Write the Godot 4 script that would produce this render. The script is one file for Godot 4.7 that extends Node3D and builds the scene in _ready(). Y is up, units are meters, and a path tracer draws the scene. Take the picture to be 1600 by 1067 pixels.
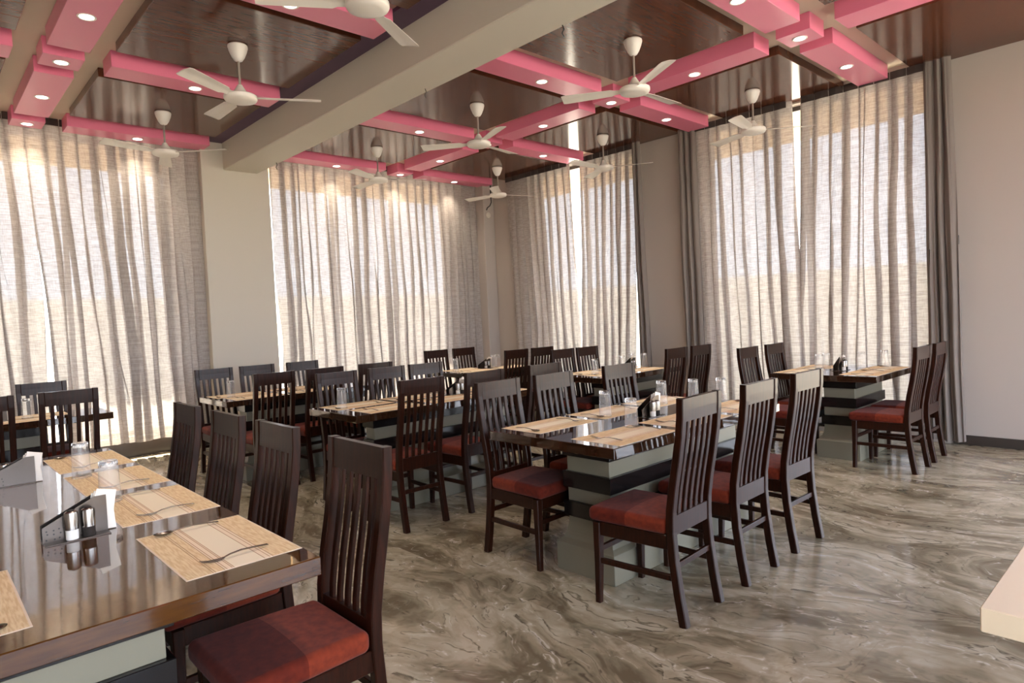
extends Node3D

# ---------------------------------------------------------------- constants of the room
const XR := 7.54          # face of the right window wall
const ZB := -8.69         # face of the back window wall
const XL := -3.6
const ZF := 3.2
const YC := 3.82          # plaster ceiling
const YP := 3.74          # underside of the wood panels
const YBX := 3.684        # underside of the pink boxes
const YT := 0.785         # table tops
var m := {}
var rng := RandomNumberGenerator.new()

# ---------------------------------------------------------------- naming helpers
var used := {}
func numbered(called: String) -> String:
	var n: int = used.get(called, 0)
	used[called] = n + 1
	return called if n == 0 else "%s_%03d" % [called, n]

func thing(called: String, label: String, category: String, at := Vector3.ZERO, turn := 0.0, group := "") -> Node3D:
	var o := Node3D.new()
	o.name = numbered(called)
	add_child(o, true)
	o.position = at
	o.rotation.y = turn
	tag(o, label, category, group)
	return o

func tag(o: Node, label: String, category: String, group := "") -> void:
	if label: o.set_meta("label", label)
	if category: o.set_meta("category", category)
	if group: o.set_meta("group", group)

func obj(called: String, mesh: Mesh, mat: Material, parent: Node = null) -> MeshInstance3D:
	var o := MeshInstance3D.new()
	o.mesh = mesh
	o.material_override = mat
	if parent == null:
		o.name = numbered(called)
		add_child(o, true)
	else:
		o.name = called
		parent.add_child(o, true)
	return o

func struct(called: String, mesh: Mesh, mat: Material) -> MeshInstance3D:
	var o := obj(called, mesh, mat)
	o.set_meta("kind", "structure")
	return o

func dup(src: Node3D, at: Vector3, turn: float, label: String, group := "") -> Node3D:
	var r: Node3D = src.duplicate()
	var base := String(src.name)
	var cut := base.rfind("_0")
	if cut > 0 and base.length() - cut == 4: base = base.substr(0, cut)
	r.name = numbered(base)
	add_child(r, true)
	r.position = at
	r.rotation.y = turn
	tag(r, label, "", group)
	return r

# ---------------------------------------------------------------- mesh helpers
func ST() -> SurfaceTool:
	var st := SurfaceTool.new()
	st.begin(Mesh.PRIMITIVE_TRIANGLES)
	return st

func fin(st: SurfaceTool) -> ArrayMesh:
	return st.commit()

# a flat polygon turned away from `from`
func face(st: SurfaceTool, pts: Array, from: Vector3) -> void:
	var c := Vector3.ZERO
	for p in pts: c += p
	c /= pts.size()
	var n: Vector3 = (pts[1] - pts[0]).cross(pts[2] - pts[0]).normalized()
	var q := pts.duplicate()
	if n.dot(c - from) < 0.0:
		q.reverse()
		n = -n
	st.set_normal(n)
	for i in range(1, q.size() - 1):
		st.add_vertex(q[0]); st.add_vertex(q[i + 1]); st.add_vertex(q[i])

func box(st: SurfaceTool, a: Vector3, b: Vector3, ch := 0.0) -> void:
	var c := (a + b) * 0.5
	var h := ((b - a) * 0.5).abs()
	var k := minf(ch, minf(h.x, minf(h.y, h.z)) * 0.9)
	for ax in 3:
		var u := (ax + 1) % 3
		var w := (ax + 2) % 3
		for s in [-1.0, 1.0]:
			var pts := []
			for q in [[-1, -1], [1, -1], [1, 1], [-1, 1]]:
				var p := Vector3.ZERO
				p[ax] = s * h[ax]; p[u] = q[0] * (h[u] - k); p[w] = q[1] * (h[w] - k)
				pts.append(c + p)
			face(st, pts, c)
			if k > 0.0:
				for s2 in [-1.0, 1.0]:
					var e := []
					for q in [[0, -1], [0, 1], [1, 1], [1, -1]]:
						var p := Vector3.ZERO
						p[ax] = s * (h[ax] - (k if q[0] == 1 else 0.0))
						p[u] = s2 * (h[u] - (0.0 if q[0] == 1 else k))
						p[w] = q[1] * (h[w] - k)
						e.append(c + p)
					face(st, e, c)
	if k > 0.0:
		for sx in [-1.0, 1.0]:
			for sy in [-1.0, 1.0]:
				for sz in [-1.0, 1.0]:
					var s3 := Vector3(sx, sy, sz)
					face(st, [c + s3 * Vector3(h.x, h.y - k, h.z - k), c + s3 * Vector3(h.x - k, h.y, h.z - k), c + s3 * Vector3(h.x - k, h.y - k, h.z)], c)

func bx(a: Vector3, b: Vector3, ch := 0.0) -> ArrayMesh:
	var st := ST()
	box(st, a, b, ch)
	return fin(st)

func tri_n(st: SurfaceTool, p: Array, n: Array, uv: Array = []) -> void:
	# counter-clockwise seen from outside; written clockwise
	for i in [0, 2, 1]:
		st.set_normal(n[i])
		if uv: st.set_uv(uv[i])
		st.add_vertex(p[i])

func quad_n(st: SurfaceTool, p: Array, n: Array) -> void:
	tri_n(st, [p[0], p[1], p[2]], [n[0], n[1], n[2]])
	tri_n(st, [p[0], p[2], p[3]], [n[0], n[2], n[3]])

# rectangular bar along a path; w wide across `side`, t thick; widths may taper
func bar(st: SurfaceTool, path: Array, side: Vector3, w: Array, t: Array, ch := 0.003) -> void:
	var rings := []
	var cen := []
	for i in path.size():
		var d: Vector3 = (path[mini(i + 1, path.size() - 1)] - path[maxi(i - 1, 0)]).normalized()
		var s := (side - d * side.dot(d)).normalized()
		var n := d.cross(s).normalized()
		var f := float(i) / (path.size() - 1)
		var hw: float = lerpf(w[0], w[-1], f) * 0.5
		var ht: float = lerpf(t[0], t[-1], f) * 0.5
		var r := []
		for q in [[1, 1, 0], [1, 1, 1], [-1, 1, 1], [-1, 1, 0], [-1, -1, 0], [-1, -1, 1], [1, -1, 1], [1, -1, 0]]:
			var qw: float = hw - (ch if q[2] == 1 else 0.0)
			var qt: float = ht - (0.0 if q[2] == 1 else ch)
			r.append(path[i] + s * q[0] * qw + n * q[1] * qt)
		rings.append(r); cen.append(path[i])
	for i in path.size() - 1:
		for k in 8:
			var l := (k + 1) % 8
			var c: Vector3 = (cen[i] + cen[i + 1]) * 0.5
			face(st, [rings[i][k], rings[i][l], rings[i + 1][l]], c)
			face(st, [rings[i][k], rings[i + 1][l], rings[i + 1][k]], c)
	face(st, rings[0], cen[1])
	face(st, rings[-1], cen[-2])

# turned solid about y from a profile of (radius, height), outside to the right when going down
func lathe(st: SurfaceTool, prof: Array, seg := 24, at := Vector3.ZERO, squash := Vector3.ONE) -> void:
	var ns := []
	for i in prof.size() - 1:
		var d: Vector2 = prof[i + 1] - prof[i]
		ns.append(Vector2(-d.y, d.x).normalized())
	for i in prof.size() - 1:
		var n0: Vector2 = ns[i]
		var n1: Vector2 = ns[i]
		if i > 0 and ns[i - 1].dot(ns[i]) > 0.75: n0 = (ns[i - 1] + ns[i]).normalized()
		if i < ns.size() - 1 and ns[i + 1].dot(ns[i]) > 0.75: n1 = (ns[i + 1] + ns[i]).normalized()
		for k in seg:
			var p := []
			var n := []
			for q in [[i, k, n0], [i, k + 1, n0], [i + 1, k + 1, n1], [i + 1, k, n1]]:
				var a: float = TAU * q[1] / seg
				var pr: Vector2 = prof[q[0]]
				p.append(at + Vector3(pr.x * cos(a), pr.y, pr.x * sin(a)) * squash)
				n.append((Vector3(q[2].x * cos(a), q[2].y, q[2].x * sin(a)) / squash).normalized())
			if prof[i].x > 1e-6: tri_n(st, [p[0], p[1], p[2]], [n[0], n[1], n[2]])
			if prof[i + 1].x > 1e-6: tri_n(st, [p[0], p[2], p[3]], [n[0], n[2], n[3]])

func tube(st: SurfaceTool, path: Array, r: float, seg := 8) -> void:
	var rings := []
	var nr := []
	var up := Vector3(0.3, 0.2, 0.93)
	for i in path.size():
		var d: Vector3 = (path[mini(i + 1, path.size() - 1)] - path[maxi(i - 1, 0)]).normalized()
		var s := (up - d * up.dot(d)).normalized()
		var t := d.cross(s)
		up = s
		var a := []
		var b := []
		for k in seg:
			var n := s * cos(TAU * k / seg) + t * sin(TAU * k / seg)
			a.append(path[i] + n * r); b.append(n)
		rings.append(a); nr.append(b)
	for i in path.size() - 1:
		for k in seg:
			var l := (k + 1) % seg
			quad_n(st, [rings[i][k], rings[i][l], rings[i + 1][l], rings[i + 1][k]], [nr[i][k], nr[i][l], nr[i + 1][l], nr[i + 1][k]])
	face(st, rings[0], path[1]); face(st, rings[-1], path[-2])

# cushion: a box with round edges, swollen on top
func cushion(rear: SurfaceTool, front: SurfaceTool, c: Vector3, h: Vector3, r: float, puff: float, taper: float) -> void:
	var inner := h - Vector3.ONE * r
	var fr := [-1.0, -0.62, -0.3, 0.0, 0.3, 0.62, 1.0]
	for ax in 3:
		var u := (ax + 1) % 3
		var w := (ax + 2) % 3
		var cu := [-h[u]]
		var cw := [-h[w]]
		for f in [0.35, 0.7, 1.0]:
			cu.append(-h[u] + r * f); cw.append(-h[w] + r * f)
		for f in fr.slice(1, 6):
			cu.append(inner[u] * f); cw.append(inner[w] * f)
		for f in [1.0, 0.7, 0.35, 0.0]:
			cu.append(h[u] - r * f); cw.append(h[w] - r * f)
		for s in [-1.0, 1.0]:
			for i in cu.size() - 1:
				for j in cw.size() - 1:
					var p := []
					var n := []
					for q in [[i, j], [i + 1, j], [i + 1, j + 1], [i, j + 1]]:
						var v := Vector3.ZERO
						v[ax] = s * h[ax]; v[u] = cu[q[0]]; v[w] = cw[q[1]]
						var b := v.clamp(-inner, inner)
						var nn := (v - b).normalized()
						var o := b + nn * r
						var sw := (1.0 - pow(absf(o.x) / h.x, 2.4)) * (1.0 - pow(absf(o.z) / h.z, 2.4))
						if o.y > 0.0: o.y += puff * sw * clampf(o.y / h.y, 0.0, 1.0)
						o.x *= 1.0 - taper * o.z / h.z
						p.append(c + o); n.append(nn)
					if s < 0.0:
						p.reverse(); n.reverse()
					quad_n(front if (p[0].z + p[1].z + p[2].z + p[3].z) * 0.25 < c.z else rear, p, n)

# ---------------------------------------------------------------- materials
func mat(col: Color, rough := 0.6, spec := 0.5) -> StandardMaterial3D:
	var x := StandardMaterial3D.new()
	x.albedo_color = col
	x.roughness = rough
	x.metallic_specular = spec
	return x

func noise_tex(sd: int, freq: float, lo: Color, hi: Color, oct := 4, normal := false, bump := 2.0, mid := Color(0, 0, 0, 0)) -> NoiseTexture2D:
	var t := NoiseTexture2D.new()
	t.width = 512; t.height = 512
	t.seamless = true
	var n := FastNoiseLite.new()
	n.seed = sd
	n.noise_type = FastNoiseLite.TYPE_SIMPLEX_SMOOTH
	n.frequency = freq
	n.fractal_octaves = oct
	t.noise = n
	if normal:
		t.as_normal_map = true
		t.bump_strength = bump
	else:
		var g := Gradient.new()
		g.set_color(0, lo); g.set_color(1, hi)
		if mid.a > 0.0: g.add_point(0.5, mid)
		t.color_ramp = g
	return t

func wood(sd: int, lo: Color, hi: Color, rough: float, scale: Vector3, bump := 0.0) -> StandardMaterial3D:
	var x := mat(Color.WHITE, rough)
	x.albedo_texture = noise_tex(sd, 0.012, lo, hi, 5)
	x.uv1_triplanar = true
	x.uv1_scale = scale
	if bump > 0.0:
		x.normal_enabled = true
		x.normal_texture = noise_tex(sd + 7, 0.01, lo, hi, 3, true, 1.0)
		x.normal_scale = bump
	return x

func marble_image() -> ImageTexture:
	var S := 1024
	var im := Image.create(S, S, true, Image.FORMAT_RGB8)
	var a := FastNoiseLite.new(); a.seed = 11; a.frequency = 0.005; a.fractal_octaves = 5
	var b := FastNoiseLite.new(); b.seed = 23; b.frequency = 0.006; b.fractal_octaves = 5
	var c := FastNoiseLite.new(); c.seed = 37; c.frequency = 0.03; c.fractal_octaves = 4
	var c_dark := Color(0.42, 0.385, 0.315)
	var c_mid := Color(0.59, 0.555, 0.475)
	var c_light := Color(0.70, 0.67, 0.595)
	var c_vein := Color(0.83, 0.805, 0.775)
	for y in S:
		for x in S:
			# mirrored halves, so that the sheet repeats without a seam; streaks lie aslant
			var fx := absf(x - S * 0.5); var fy := absf(y - S * 0.5)
			var u := fx * 0.94 - fy * 0.34
			var v := fx * 0.34 + fy * 0.94
			var wx := a.get_noise_2d(u * 0.9 + 300.0, v * 0.5) * 60.0
			var wy := b.get_noise_2d(u * 0.8 + 50.0, v * 0.6 + 700.0) * 70.0
			var g := c.get_noise_2d(u * 1.3 + wx, v * 0.7 + wy)
			var q := b.get_noise_2d(u * 1.5 + wx, v * 0.55 + wy * 0.5)
			var r1 := a.get_noise_2d(u * 2.3 + wx * 1.8, v * 0.8 + wy + 900.0)
			var r2 := b.get_noise_2d(u * 2.0 + wx * 1.6 + 500.0, v * 0.75 + wy + 200.0)
			var r3 := a.get_noise_2d(u * 3.4 + wx * 2.5 + 77.0, v * 1.3 + wy * 1.5 + 410.0)
			var t := clampf(q * 1.0 + 0.55 + g * 0.42, 0.0, 1.0)
			var col := c_dark.lerp(c_mid, clampf(t * 2.0, 0, 1)).lerp(c_light, clampf(t * 2.0 - 1.0, 0, 1))
			# soft darker stone tone to one side of each crack, a thin sharp line in it, pale veins and flakes
			var e1 := clampf(1.0 - absf(r1 - 0.03) * 9.0, 0.0, 1.0)
			col = col.lerp(c_dark, e1 * e1 * clampf(0.35 + g * 1.5, 0.0, 0.7))
			var v1 := clampf(1.0 - absf(r1) * 34.0, 0.0, 1.0)
			var v3 := clampf(1.0 - absf(r3) * 30.0, 0.0, 1.0)
			var v2 := clampf(1.0 - absf(r2) * 24.0, 0.0, 1.0)
			col = col.lerp(c_dark * 0.6, v1 * clampf(0.25 + g * 1.8, 0.0, 0.75))
			col = col.lerp(c_dark * 0.75, v3 * clampf(-0.05 + g * 1.6, 0.0, 0.55))
			col = col.lerp(c_vein, v2 * clampf(0.15 + g * 2.4, 0.0, 0.85))
			im.set_pixel(x, y, col)
	return ImageTexture.create_from_image(im)

func fabric_image() -> ImageTexture:
	var S := 512
	var im := Image.create(S, S, true, Image.FORMAT_RGBA8)
	var a := FastNoiseLite.new(); a.seed = 5; a.frequency = 0.05; a.fractal_octaves = 3
	var b := FastNoiseLite.new(); b.seed = 6; b.frequency = 0.11; b.fractal_octaves = 2
	for y in S:
		for x in S:
			var fx := absf(x - S * 0.5); var fy := absf(y - S * 0.5)
			var h := a.get_noise_2d(fx * 0.22, fy * 3.2)      # long slubs of the weft
			var v := b.get_noise_2d(fx * 2.0, fy * 0.12)       # warp threads
			var s := clampf(0.5 + h * 0.9 + v * 0.35, 0.0, 1.0)
			var c := Color(0.62, 0.585, 0.56).lerp(Color(0.775, 0.745, 0.72), s)
			c.a = lerpf(0.98, 0.92, s)
			im.set_pixel(x, y, c)
	return ImageTexture.create_from_image(im)

func placemat_image() -> ImageTexture:
	var W := 256; var H := 384
	var im := Image.create(W, H, true, Image.FORMAT_RGB8)
	var a := FastNoiseLite.new(); a.seed = 9; a.frequency = 0.05; a.fractal_octaves = 3
	for x in W:
		var u := float(x) / W
		for y in H:
			var g := a.get_noise_2d(x * 3.2, y * 0.35)
			var c := Color(0.95, 0.865, 0.71).lerp(Color(0.875, 0.76, 0.58), clampf(0.5 + g * 1.3, 0, 1))
			if u > 0.385 and u < 0.655: c = Color(0.97, 0.925, 0.82)
			elif u > 0.31 and u < 0.73: c = Color(0.96, 0.885, 0.78)
			for l in [0.215, 0.235, 0.31, 0.33, 0.372, 0.388, 0.655, 0.70, 0.73]:
				if absf(u - l) < 0.004: c = Color(0.74, 0.60, 0.46)
			if u < 0.012 or u > 0.988 or y < 3 or y > H - 4: c = Color(0.93, 0.86, 0.78)
			im.set_pixel(x, y, c)
	return ImageTexture.create_from_image(im)

func make_materials() -> void:
	m.cream = mat(Color(0.80, 0.77, 0.715), 0.7)
	m.wall = mat(Color(0.71, 0.67, 0.635), 0.75)
	m.ceil = mat(Color(0.84, 0.78, 0.70), 0.7)
	m.pink = mat(Color(0.90, 0.49, 0.605), 0.3)
	m.purple = mat(Color(0.36, 0.27, 0.36), 0.6)
	m.panel = wood(40, Color(0.31, 0.175, 0.12), Color(0.40, 0.23, 0.155), 0.12, Vector3(0.5, 0.5, 4.0))
	m.panel.metallic_specular = 0.45
	m.panel.uv1_world_triplanar = true
	m.panel_edge = mat(Color(0.16, 0.085, 0.06), 0.3)
	m.chair = wood(50, Color(0.10, 0.037, 0.016), Color(0.205, 0.085, 0.037), 0.34, Vector3(9.0, 0.9, 9.0))
	m.chair.metallic_specular = 0.3
	m.chair.clearcoat_enabled = true; m.chair.clearcoat = 0.14; m.chair.clearcoat_roughness = 0.16
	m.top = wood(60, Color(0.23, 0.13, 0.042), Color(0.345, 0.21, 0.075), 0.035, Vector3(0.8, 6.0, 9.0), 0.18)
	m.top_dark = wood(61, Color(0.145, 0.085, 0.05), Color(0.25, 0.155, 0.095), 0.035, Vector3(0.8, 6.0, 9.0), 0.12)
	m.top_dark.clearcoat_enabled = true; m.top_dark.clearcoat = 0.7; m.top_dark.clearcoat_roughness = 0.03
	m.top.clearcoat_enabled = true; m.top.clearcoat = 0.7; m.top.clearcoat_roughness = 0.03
	m.top.metallic_specular = 0.5
	m.ped = mat(Color(0.47, 0.455, 0.395), 0.35)
	m.band = mat(Color(0.085, 0.072, 0.072), 0.16)
	var v := mat(Color.WHITE, 0.85, 0.3)
	v.albedo_texture = noise_tex(70, 0.02, Color(0.37, 0.13, 0.07), Color(0.50, 0.195, 0.10), 4)
	v.uv1_triplanar = true
	v.uv1_scale = Vector3(2.2, 2.2, 2.2)
	v.rim_enabled = true; v.rim = 0.15; v.rim_tint = 0.6
	m.velvet = v
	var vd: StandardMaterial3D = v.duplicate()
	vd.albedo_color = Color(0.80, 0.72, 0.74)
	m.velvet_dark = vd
	m.fan = mat(Color(0.92, 0.895, 0.86), 0.35)
	m.rod = mat(Color(0.62, 0.58, 0.54), 0.4)
	m.steel = mat(Color(0.60, 0.58, 0.56), 0.24); m.steel.metallic = 1.0
	m.plate = mat(Color(0.36, 0.33, 0.31), 0.3); m.plate.metallic = 1.0
	m.dark = mat(Color(0.06, 0.05, 0.05), 0.5)
	m.napkin = mat(Color(0.93, 0.90, 0.86), 0.85)
	m.salt = mat(Color(0.95, 0.94, 0.92), 0.8)
	m.pepper = mat(Color(0.14, 0.11, 0.09), 0.8)
	m.frame = mat(Color(0.30, 0.27, 0.25), 0.4)
	var g := mat(Color(1, 1, 1, 0.06), 0.02)
	g.transparency = BaseMaterial3D.TRANSPARENCY_ALPHA
	m.pane = g
	var gl := mat(Color(1, 1, 1, 0.0), 0.01)
	gl.refraction_enabled = true; gl.refraction_scale = 0.05
	m.glass = gl
	var th := mat(Color(1, 1, 1, 0.12), 0.02)
	th.transparency = BaseMaterial3D.TRANSPARENCY_ALPHA
	th.cull_mode = BaseMaterial3D.CULL_DISABLED
	m.thin = th
	var pm := mat(Color.WHITE, 0.8)
	pm.albedo_texture = placemat_image()
	m.mat = pm
	var mt := marble_image()
	for k in 4:
		var f := mat(Color.WHITE, 0.13)
		f.albedo_texture = mt
		f.uv1_triplanar = true; f.uv1_world_triplanar = true
		f.uv1_scale = Vector3(0.36, 0.36, 0.36)
		f.uv1_offset = Vector3([0.0, 0.37, 0.71, 0.19][k], 0.0, [0.0, 0.53, 0.22, 0.81][k])
		m["marble%d" % k] = f
	m.base = mat(Color(0.24, 0.215, 0.20), 0.25)
	var ft := fabric_image()
	var s := mat(Color.WHITE, 0.9, 0.2)
	s.albedo_texture = ft
	s.transparency = BaseMaterial3D.TRANSPARENCY_ALPHA
	s.backlight_enabled = true; s.backlight = Color(0.56, 0.56, 0.56)
	s.cull_mode = BaseMaterial3D.CULL_DISABLED
	s.uv1_scale = Vector3(1.6, 1.6, 1)
	m.sheer = s
	var d := mat(Color(0.495, 0.46, 0.435), 0.85, 0.3)
	d.cull_mode = BaseMaterial3D.CULL_DISABLED
	d.backlight_enabled = true; d.backlight = Color(0.12, 0.105, 0.1)
	m.drape = d
	m.tape = mat(Color(0.27, 0.235, 0.225), 0.85, 0.3)
	var l := mat(Color(1, 0.97, 0.92), 0.5)
	l.emission_enabled = true; l.emission = Color(1.0, 0.95, 0.88); l.emission_energy_multiplier = 5.0
	m.lens = l
	m.counter = mat(Color(0.98, 0.91, 0.79), 0.35)
	m.counter_edge = mat(Color(0.82, 0.74, 0.66), 0.4)
	m.ground = mat(Color(0.545, 0.53, 0.495), 0.9)
	m.soffit = mat(Color(0.93, 0.79, 0.62), 0.9)
	m.outer = mat(Color(0.90, 0.86, 0.80), 0.9)

# ---------------------------------------------------------------- builders
func chair_proto() -> Node3D:
	var t := thing("dining_chair", "", "chair")
	var prof := [Vector2(0.238, 0), Vector2(0.214, 0.14), Vector2(0.193, 0.30), Vector2(0.185, 0.43), Vector2(0.188, 0.53), Vector2(0.206, 0.65), Vector2(0.229, 0.77), Vector2(0.247, 0.88), Vector2(0.257, 0.97), Vector2(0.260, 1.055)]
	var on := func(y: float) -> float:
		for i in prof.size() - 1:
			if y <= prof[i + 1].y: return lerpf(prof[i].x, prof[i + 1].x, (y - prof[i].y) / (prof[i + 1].y - prof[i].y))
		return prof[-1].x
	for s in [-1.0, 1.0]:
		var st := ST()
		var path := []
		for p in prof: path.append(Vector3(s * 0.17, p.y, p.x))
		bar(st, path, Vector3.RIGHT, [0.038, 0.038], [0.042, 0.036], 0.004)
		obj("back_post", fin(st), m.chair, t)
		st = ST()
		bar(st, [Vector3(s * 0.194, 0, -0.226), Vector3(s * 0.189, 0.2, -0.222), Vector3(s * 0.187, 0.41, -0.22)], Vector3.RIGHT, [0.03, 0.042], [0.03, 0.042], 0.004)
		obj("leg", fin(st), m.chair, t)
		st = ST()
		bar(st, [Vector3(s * 0.188, 0.215, -0.212), Vector3(s * 0.17, 0.215, on.call(0.215))], Vector3.RIGHT, [0.018, 0.018], [0.028, 0.028], 0.002)
		obj("stretcher", fin(st), m.chair, t)
	for z in [-0.22, on.call(0.27)]:
		var sw := 0.175 if z < 0.0 else 0.155
		obj("stretcher", bx(Vector3(-sw, 0.256, z - 0.009), Vector3(sw, 0.284, z + 0.009), 0.002), m.chair, t)
	var st2 := ST()
	bar(st2, [Vector3(0, 0.948, on.call(0.948)), Vector3(0, 1.0, on.call(1.0)), Vector3(0, 1.053, on.call(1.053))], Vector3.RIGHT, [0.306, 0.306], [0.028, 0.026], 0.004)
	obj("top_rail", fin(st2), m.chair, t)
	st2 = ST()
	bar(st2, [Vector3(0, 0.415, on.call(0.42)), Vector3(0, 0.505, on.call(0.505))], Vector3.RIGHT, [0.306, 0.306], [0.028, 0.028], 0.003)
	obj("bottom_rail", fin(st2), m.chair, t)
	for i in 5:
		st2 = ST()
		var path := []
		for k in 11:
			var y := lerpf(0.503, 0.95, k / 10.0)
			path.append(Vector3((i - 2) * 0.0535, y, on.call(y)))
		bar(st2, path, Vector3.RIGHT, [0.026, 0.026], [0.015, 0.015], 0.003)
		obj("slat", fin(st2), m.chair, t)
	st2 = ST()
	box(st2, Vector3(-0.168, 0.345, -0.238), Vector3(0.168, 0.415, -0.214), 0.003)
	for sx in [-1.0, 1.0]:
		bar(st2, [Vector3(sx * 0.186, 0.38, -0.2), Vector3(sx * 0.168, 0.38, 0.17)], Vector3.UP, [0.07, 0.07], [0.024, 0.024], 0.003)
	obj("seat_frame", fin(st2), m.chair, t)
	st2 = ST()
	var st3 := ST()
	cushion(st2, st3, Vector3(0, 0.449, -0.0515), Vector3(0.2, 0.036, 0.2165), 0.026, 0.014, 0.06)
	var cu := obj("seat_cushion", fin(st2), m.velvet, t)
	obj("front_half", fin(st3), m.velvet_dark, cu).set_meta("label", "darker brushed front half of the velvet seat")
	return t

func fan_proto() -> Node3D:
	# origin at the ceiling panel, hanging down
	var t := thing("ceiling_fan", "", "ceiling fan")
	var st := ST()
	lathe(st, [Vector2(0.0, 0.0), Vector2(0.066, 0.0), Vector2(0.076, -0.008), Vector2(0.077, -0.022), Vector2(0.068, -0.055), Vector2(0.05, -0.098), Vector2(0.032, -0.125), Vector2(0.014, -0.133), Vector2(0, -0.134)], 28)
	obj("canopy", fin(st), m.fan, t)
	st = ST()
	lathe(st, [Vector2(0, -0.125), Vector2(0.0095, -0.125), Vector2(0.0095, -0.345), Vector2(0, -0.345)], 12)
	obj("rod", fin(st), m.rod, t)
	st = ST()
	lathe(st, [Vector2(0.0, -0.318), Vector2(0.018, -0.318), Vector2(0.024, -0.33), Vector2(0.058, -0.385), Vector2(0.07, -0.392), Vector2(0.07, -0.398), Vector2(0.118, -0.401), Vector2(0.127, -0.408), Vector2(0.128, -0.43), Vector2(0.12, -0.444), Vector2(0.085, -0.456), Vector2(0.0, -0.459)], 36)
	obj("motor_housing", fin(st), m.fan, t)
	for k in 3:
		st = ST()
		var a := TAU * k / 3.0
		var dirv := Vector3(cos(a), 0, sin(a))
		var side := Vector3(-sin(a), 0, cos(a))
		# pitched blade with a ridge, a little wider at the tip
		var xs := [0.12, 0.17, 0.2, 0.35, 0.5, 0.6, 0.625]
		var ws := [0.03, 0.034, 0.052, 0.058, 0.064, 0.067, 0.06]
		var rings := []
		for i in xs.size():
			var r := []
			for q in [[-1.0, 0.0], [-0.15, 0.006], [0.15, 0.006], [1.0, 0.0], [1.0, -0.003], [0.15, 0.003], [-0.15, 0.003], [-1.0, -0.003]]:
				r.append(dirv * xs[i] + side * q[0] * ws[i] + Vector3(0, -0.418 + q[1] - q[0] * ws[i] * 0.2, 0))
			rings.append(r)
		for i in xs.size() - 1:
			var c: Vector3 = (rings[i][0] + rings[i][3] + rings[i + 1][0] + rings[i + 1][3]) * 0.25
			for j in 8:
				var l := (j + 1) % 8
				face(st, [rings[i][j], rings[i][l], rings[i + 1][l]], c)
				face(st, [rings[i][j], rings[i + 1][l], rings[i + 1][j]], c)
		face(st, rings[0], rings[1][0]); face(st, rings[-1], rings[0][0])
		obj("blade", fin(st), m.fan, t)
	return t

func table(label: String, x0: float, x1: float, z0: float, z1: float, pa: Vector2, pb: Vector2) -> void:
	# pa, pb: the pedestal's corners in (x, z)
	# z0 nearer the camera (larger), z1 farther
	var c := Vector3((x0 + x1) * 0.5, 0, (z0 + z1) * 0.5)
	var h := Vector3(absf(x1 - x0) * 0.5, 0, absf(z0 - z1) * 0.5)
	var t := thing("dining_table", label, "table", c)
	var topm: Mesh = bx(Vector3(-h.x, YT - 0.055, -h.z), Vector3(h.x, YT, h.z), 0.003)
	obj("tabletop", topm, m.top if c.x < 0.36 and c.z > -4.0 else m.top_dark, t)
	var l := Vector3(pa.x - c.x, 0, minf(pa.y, pb.y) - c.z)
	var r := Vector3(pb.x - c.x, 0, maxf(pa.y, pb.y) - c.z)
	# a plinth, a hollow cove that draws in above it, then the bands
	obj("plinth", bx(l, r + Vector3(0, 0.165, 0), 0.003), m.ped, t)
	var cv := ST()
	var rings := []
	for i in 9:
		var inn := 0.004 + 0.052 * sqrt(1.0 - pow(1.0 - i / 8.0, 2.0))
		var y := lerpf(0.165, 0.31, i / 8.0)
		rings.append([Vector3(l.x + inn, y, l.z + inn), Vector3(r.x - inn, y, l.z + inn), Vector3(r.x - inn, y, r.z - inn), Vector3(l.x + inn, y, r.z - inn)])
	var cc := (l + r) * 0.5 + Vector3(0, 0.2, 0)
	for i in 8:
		for q in 4:
			var w := (q + 1) % 4
			face(cv, [rings[i][q], rings[i][w], rings[i + 1][w], rings[i + 1][q]], cc)
	face(cv, rings[0], cc); face(cv, rings[8], cc)
	obj("cove", fin(cv), m.ped, t)
	l += Vector3(0.056, 0, 0.056)
	r -= Vector3(0.056, 0, 0.056)
	var ys := [0.31, 0.395, 0.475, 0.565, 0.655]
	for i in ys.size():
		var y1: float = ys[i + 1] if i + 1 < ys.size() else YT - 0.055
		if i % 2 == 0:
			obj("dark_band", bx(l + Vector3(-0.02, ys[i], -0.02), r + Vector3(0.02, y1, 0.02), 0.002), m.band, t)
		else:
			obj("cream_band", bx(l + Vector3(0, ys[i], 0), r + Vector3(0, y1, 0), 0.002), m.ped, t)

func fork_mesh() -> ArrayMesh:
	var st := ST()
	var up := Vector3(0, 0, 1)
	bar(st, [Vector3(0.1, 0.006, 0), Vector3(0.06, 0.010, 0), Vector3(0.02, 0.013, 0), Vector3(-0.015, 0.010, 0), Vector3(-0.035, 0.005, 0)], up, [0.013, 0.006], [0.0022, 0.0026], 0.0005)
	bar(st, [Vector3(-0.033, 0.005, 0), Vector3(-0.045, 0.003, 0), Vector3(-0.058, 0.003, 0)], up, [0.012, 0.024], [0.002, 0.002], 0.0005)
	for k in 4:
		var z := (k - 1.5) * 0.0066
		bar(st, [Vector3(-0.056, 0.003, z), Vector3(-0.078, 0.005, z), Vector3(-0.1, 0.011, z)], up, [0.0036, 0.0022], [0.0018, 0.0014], 0.0003)
	return fin(st)

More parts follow.
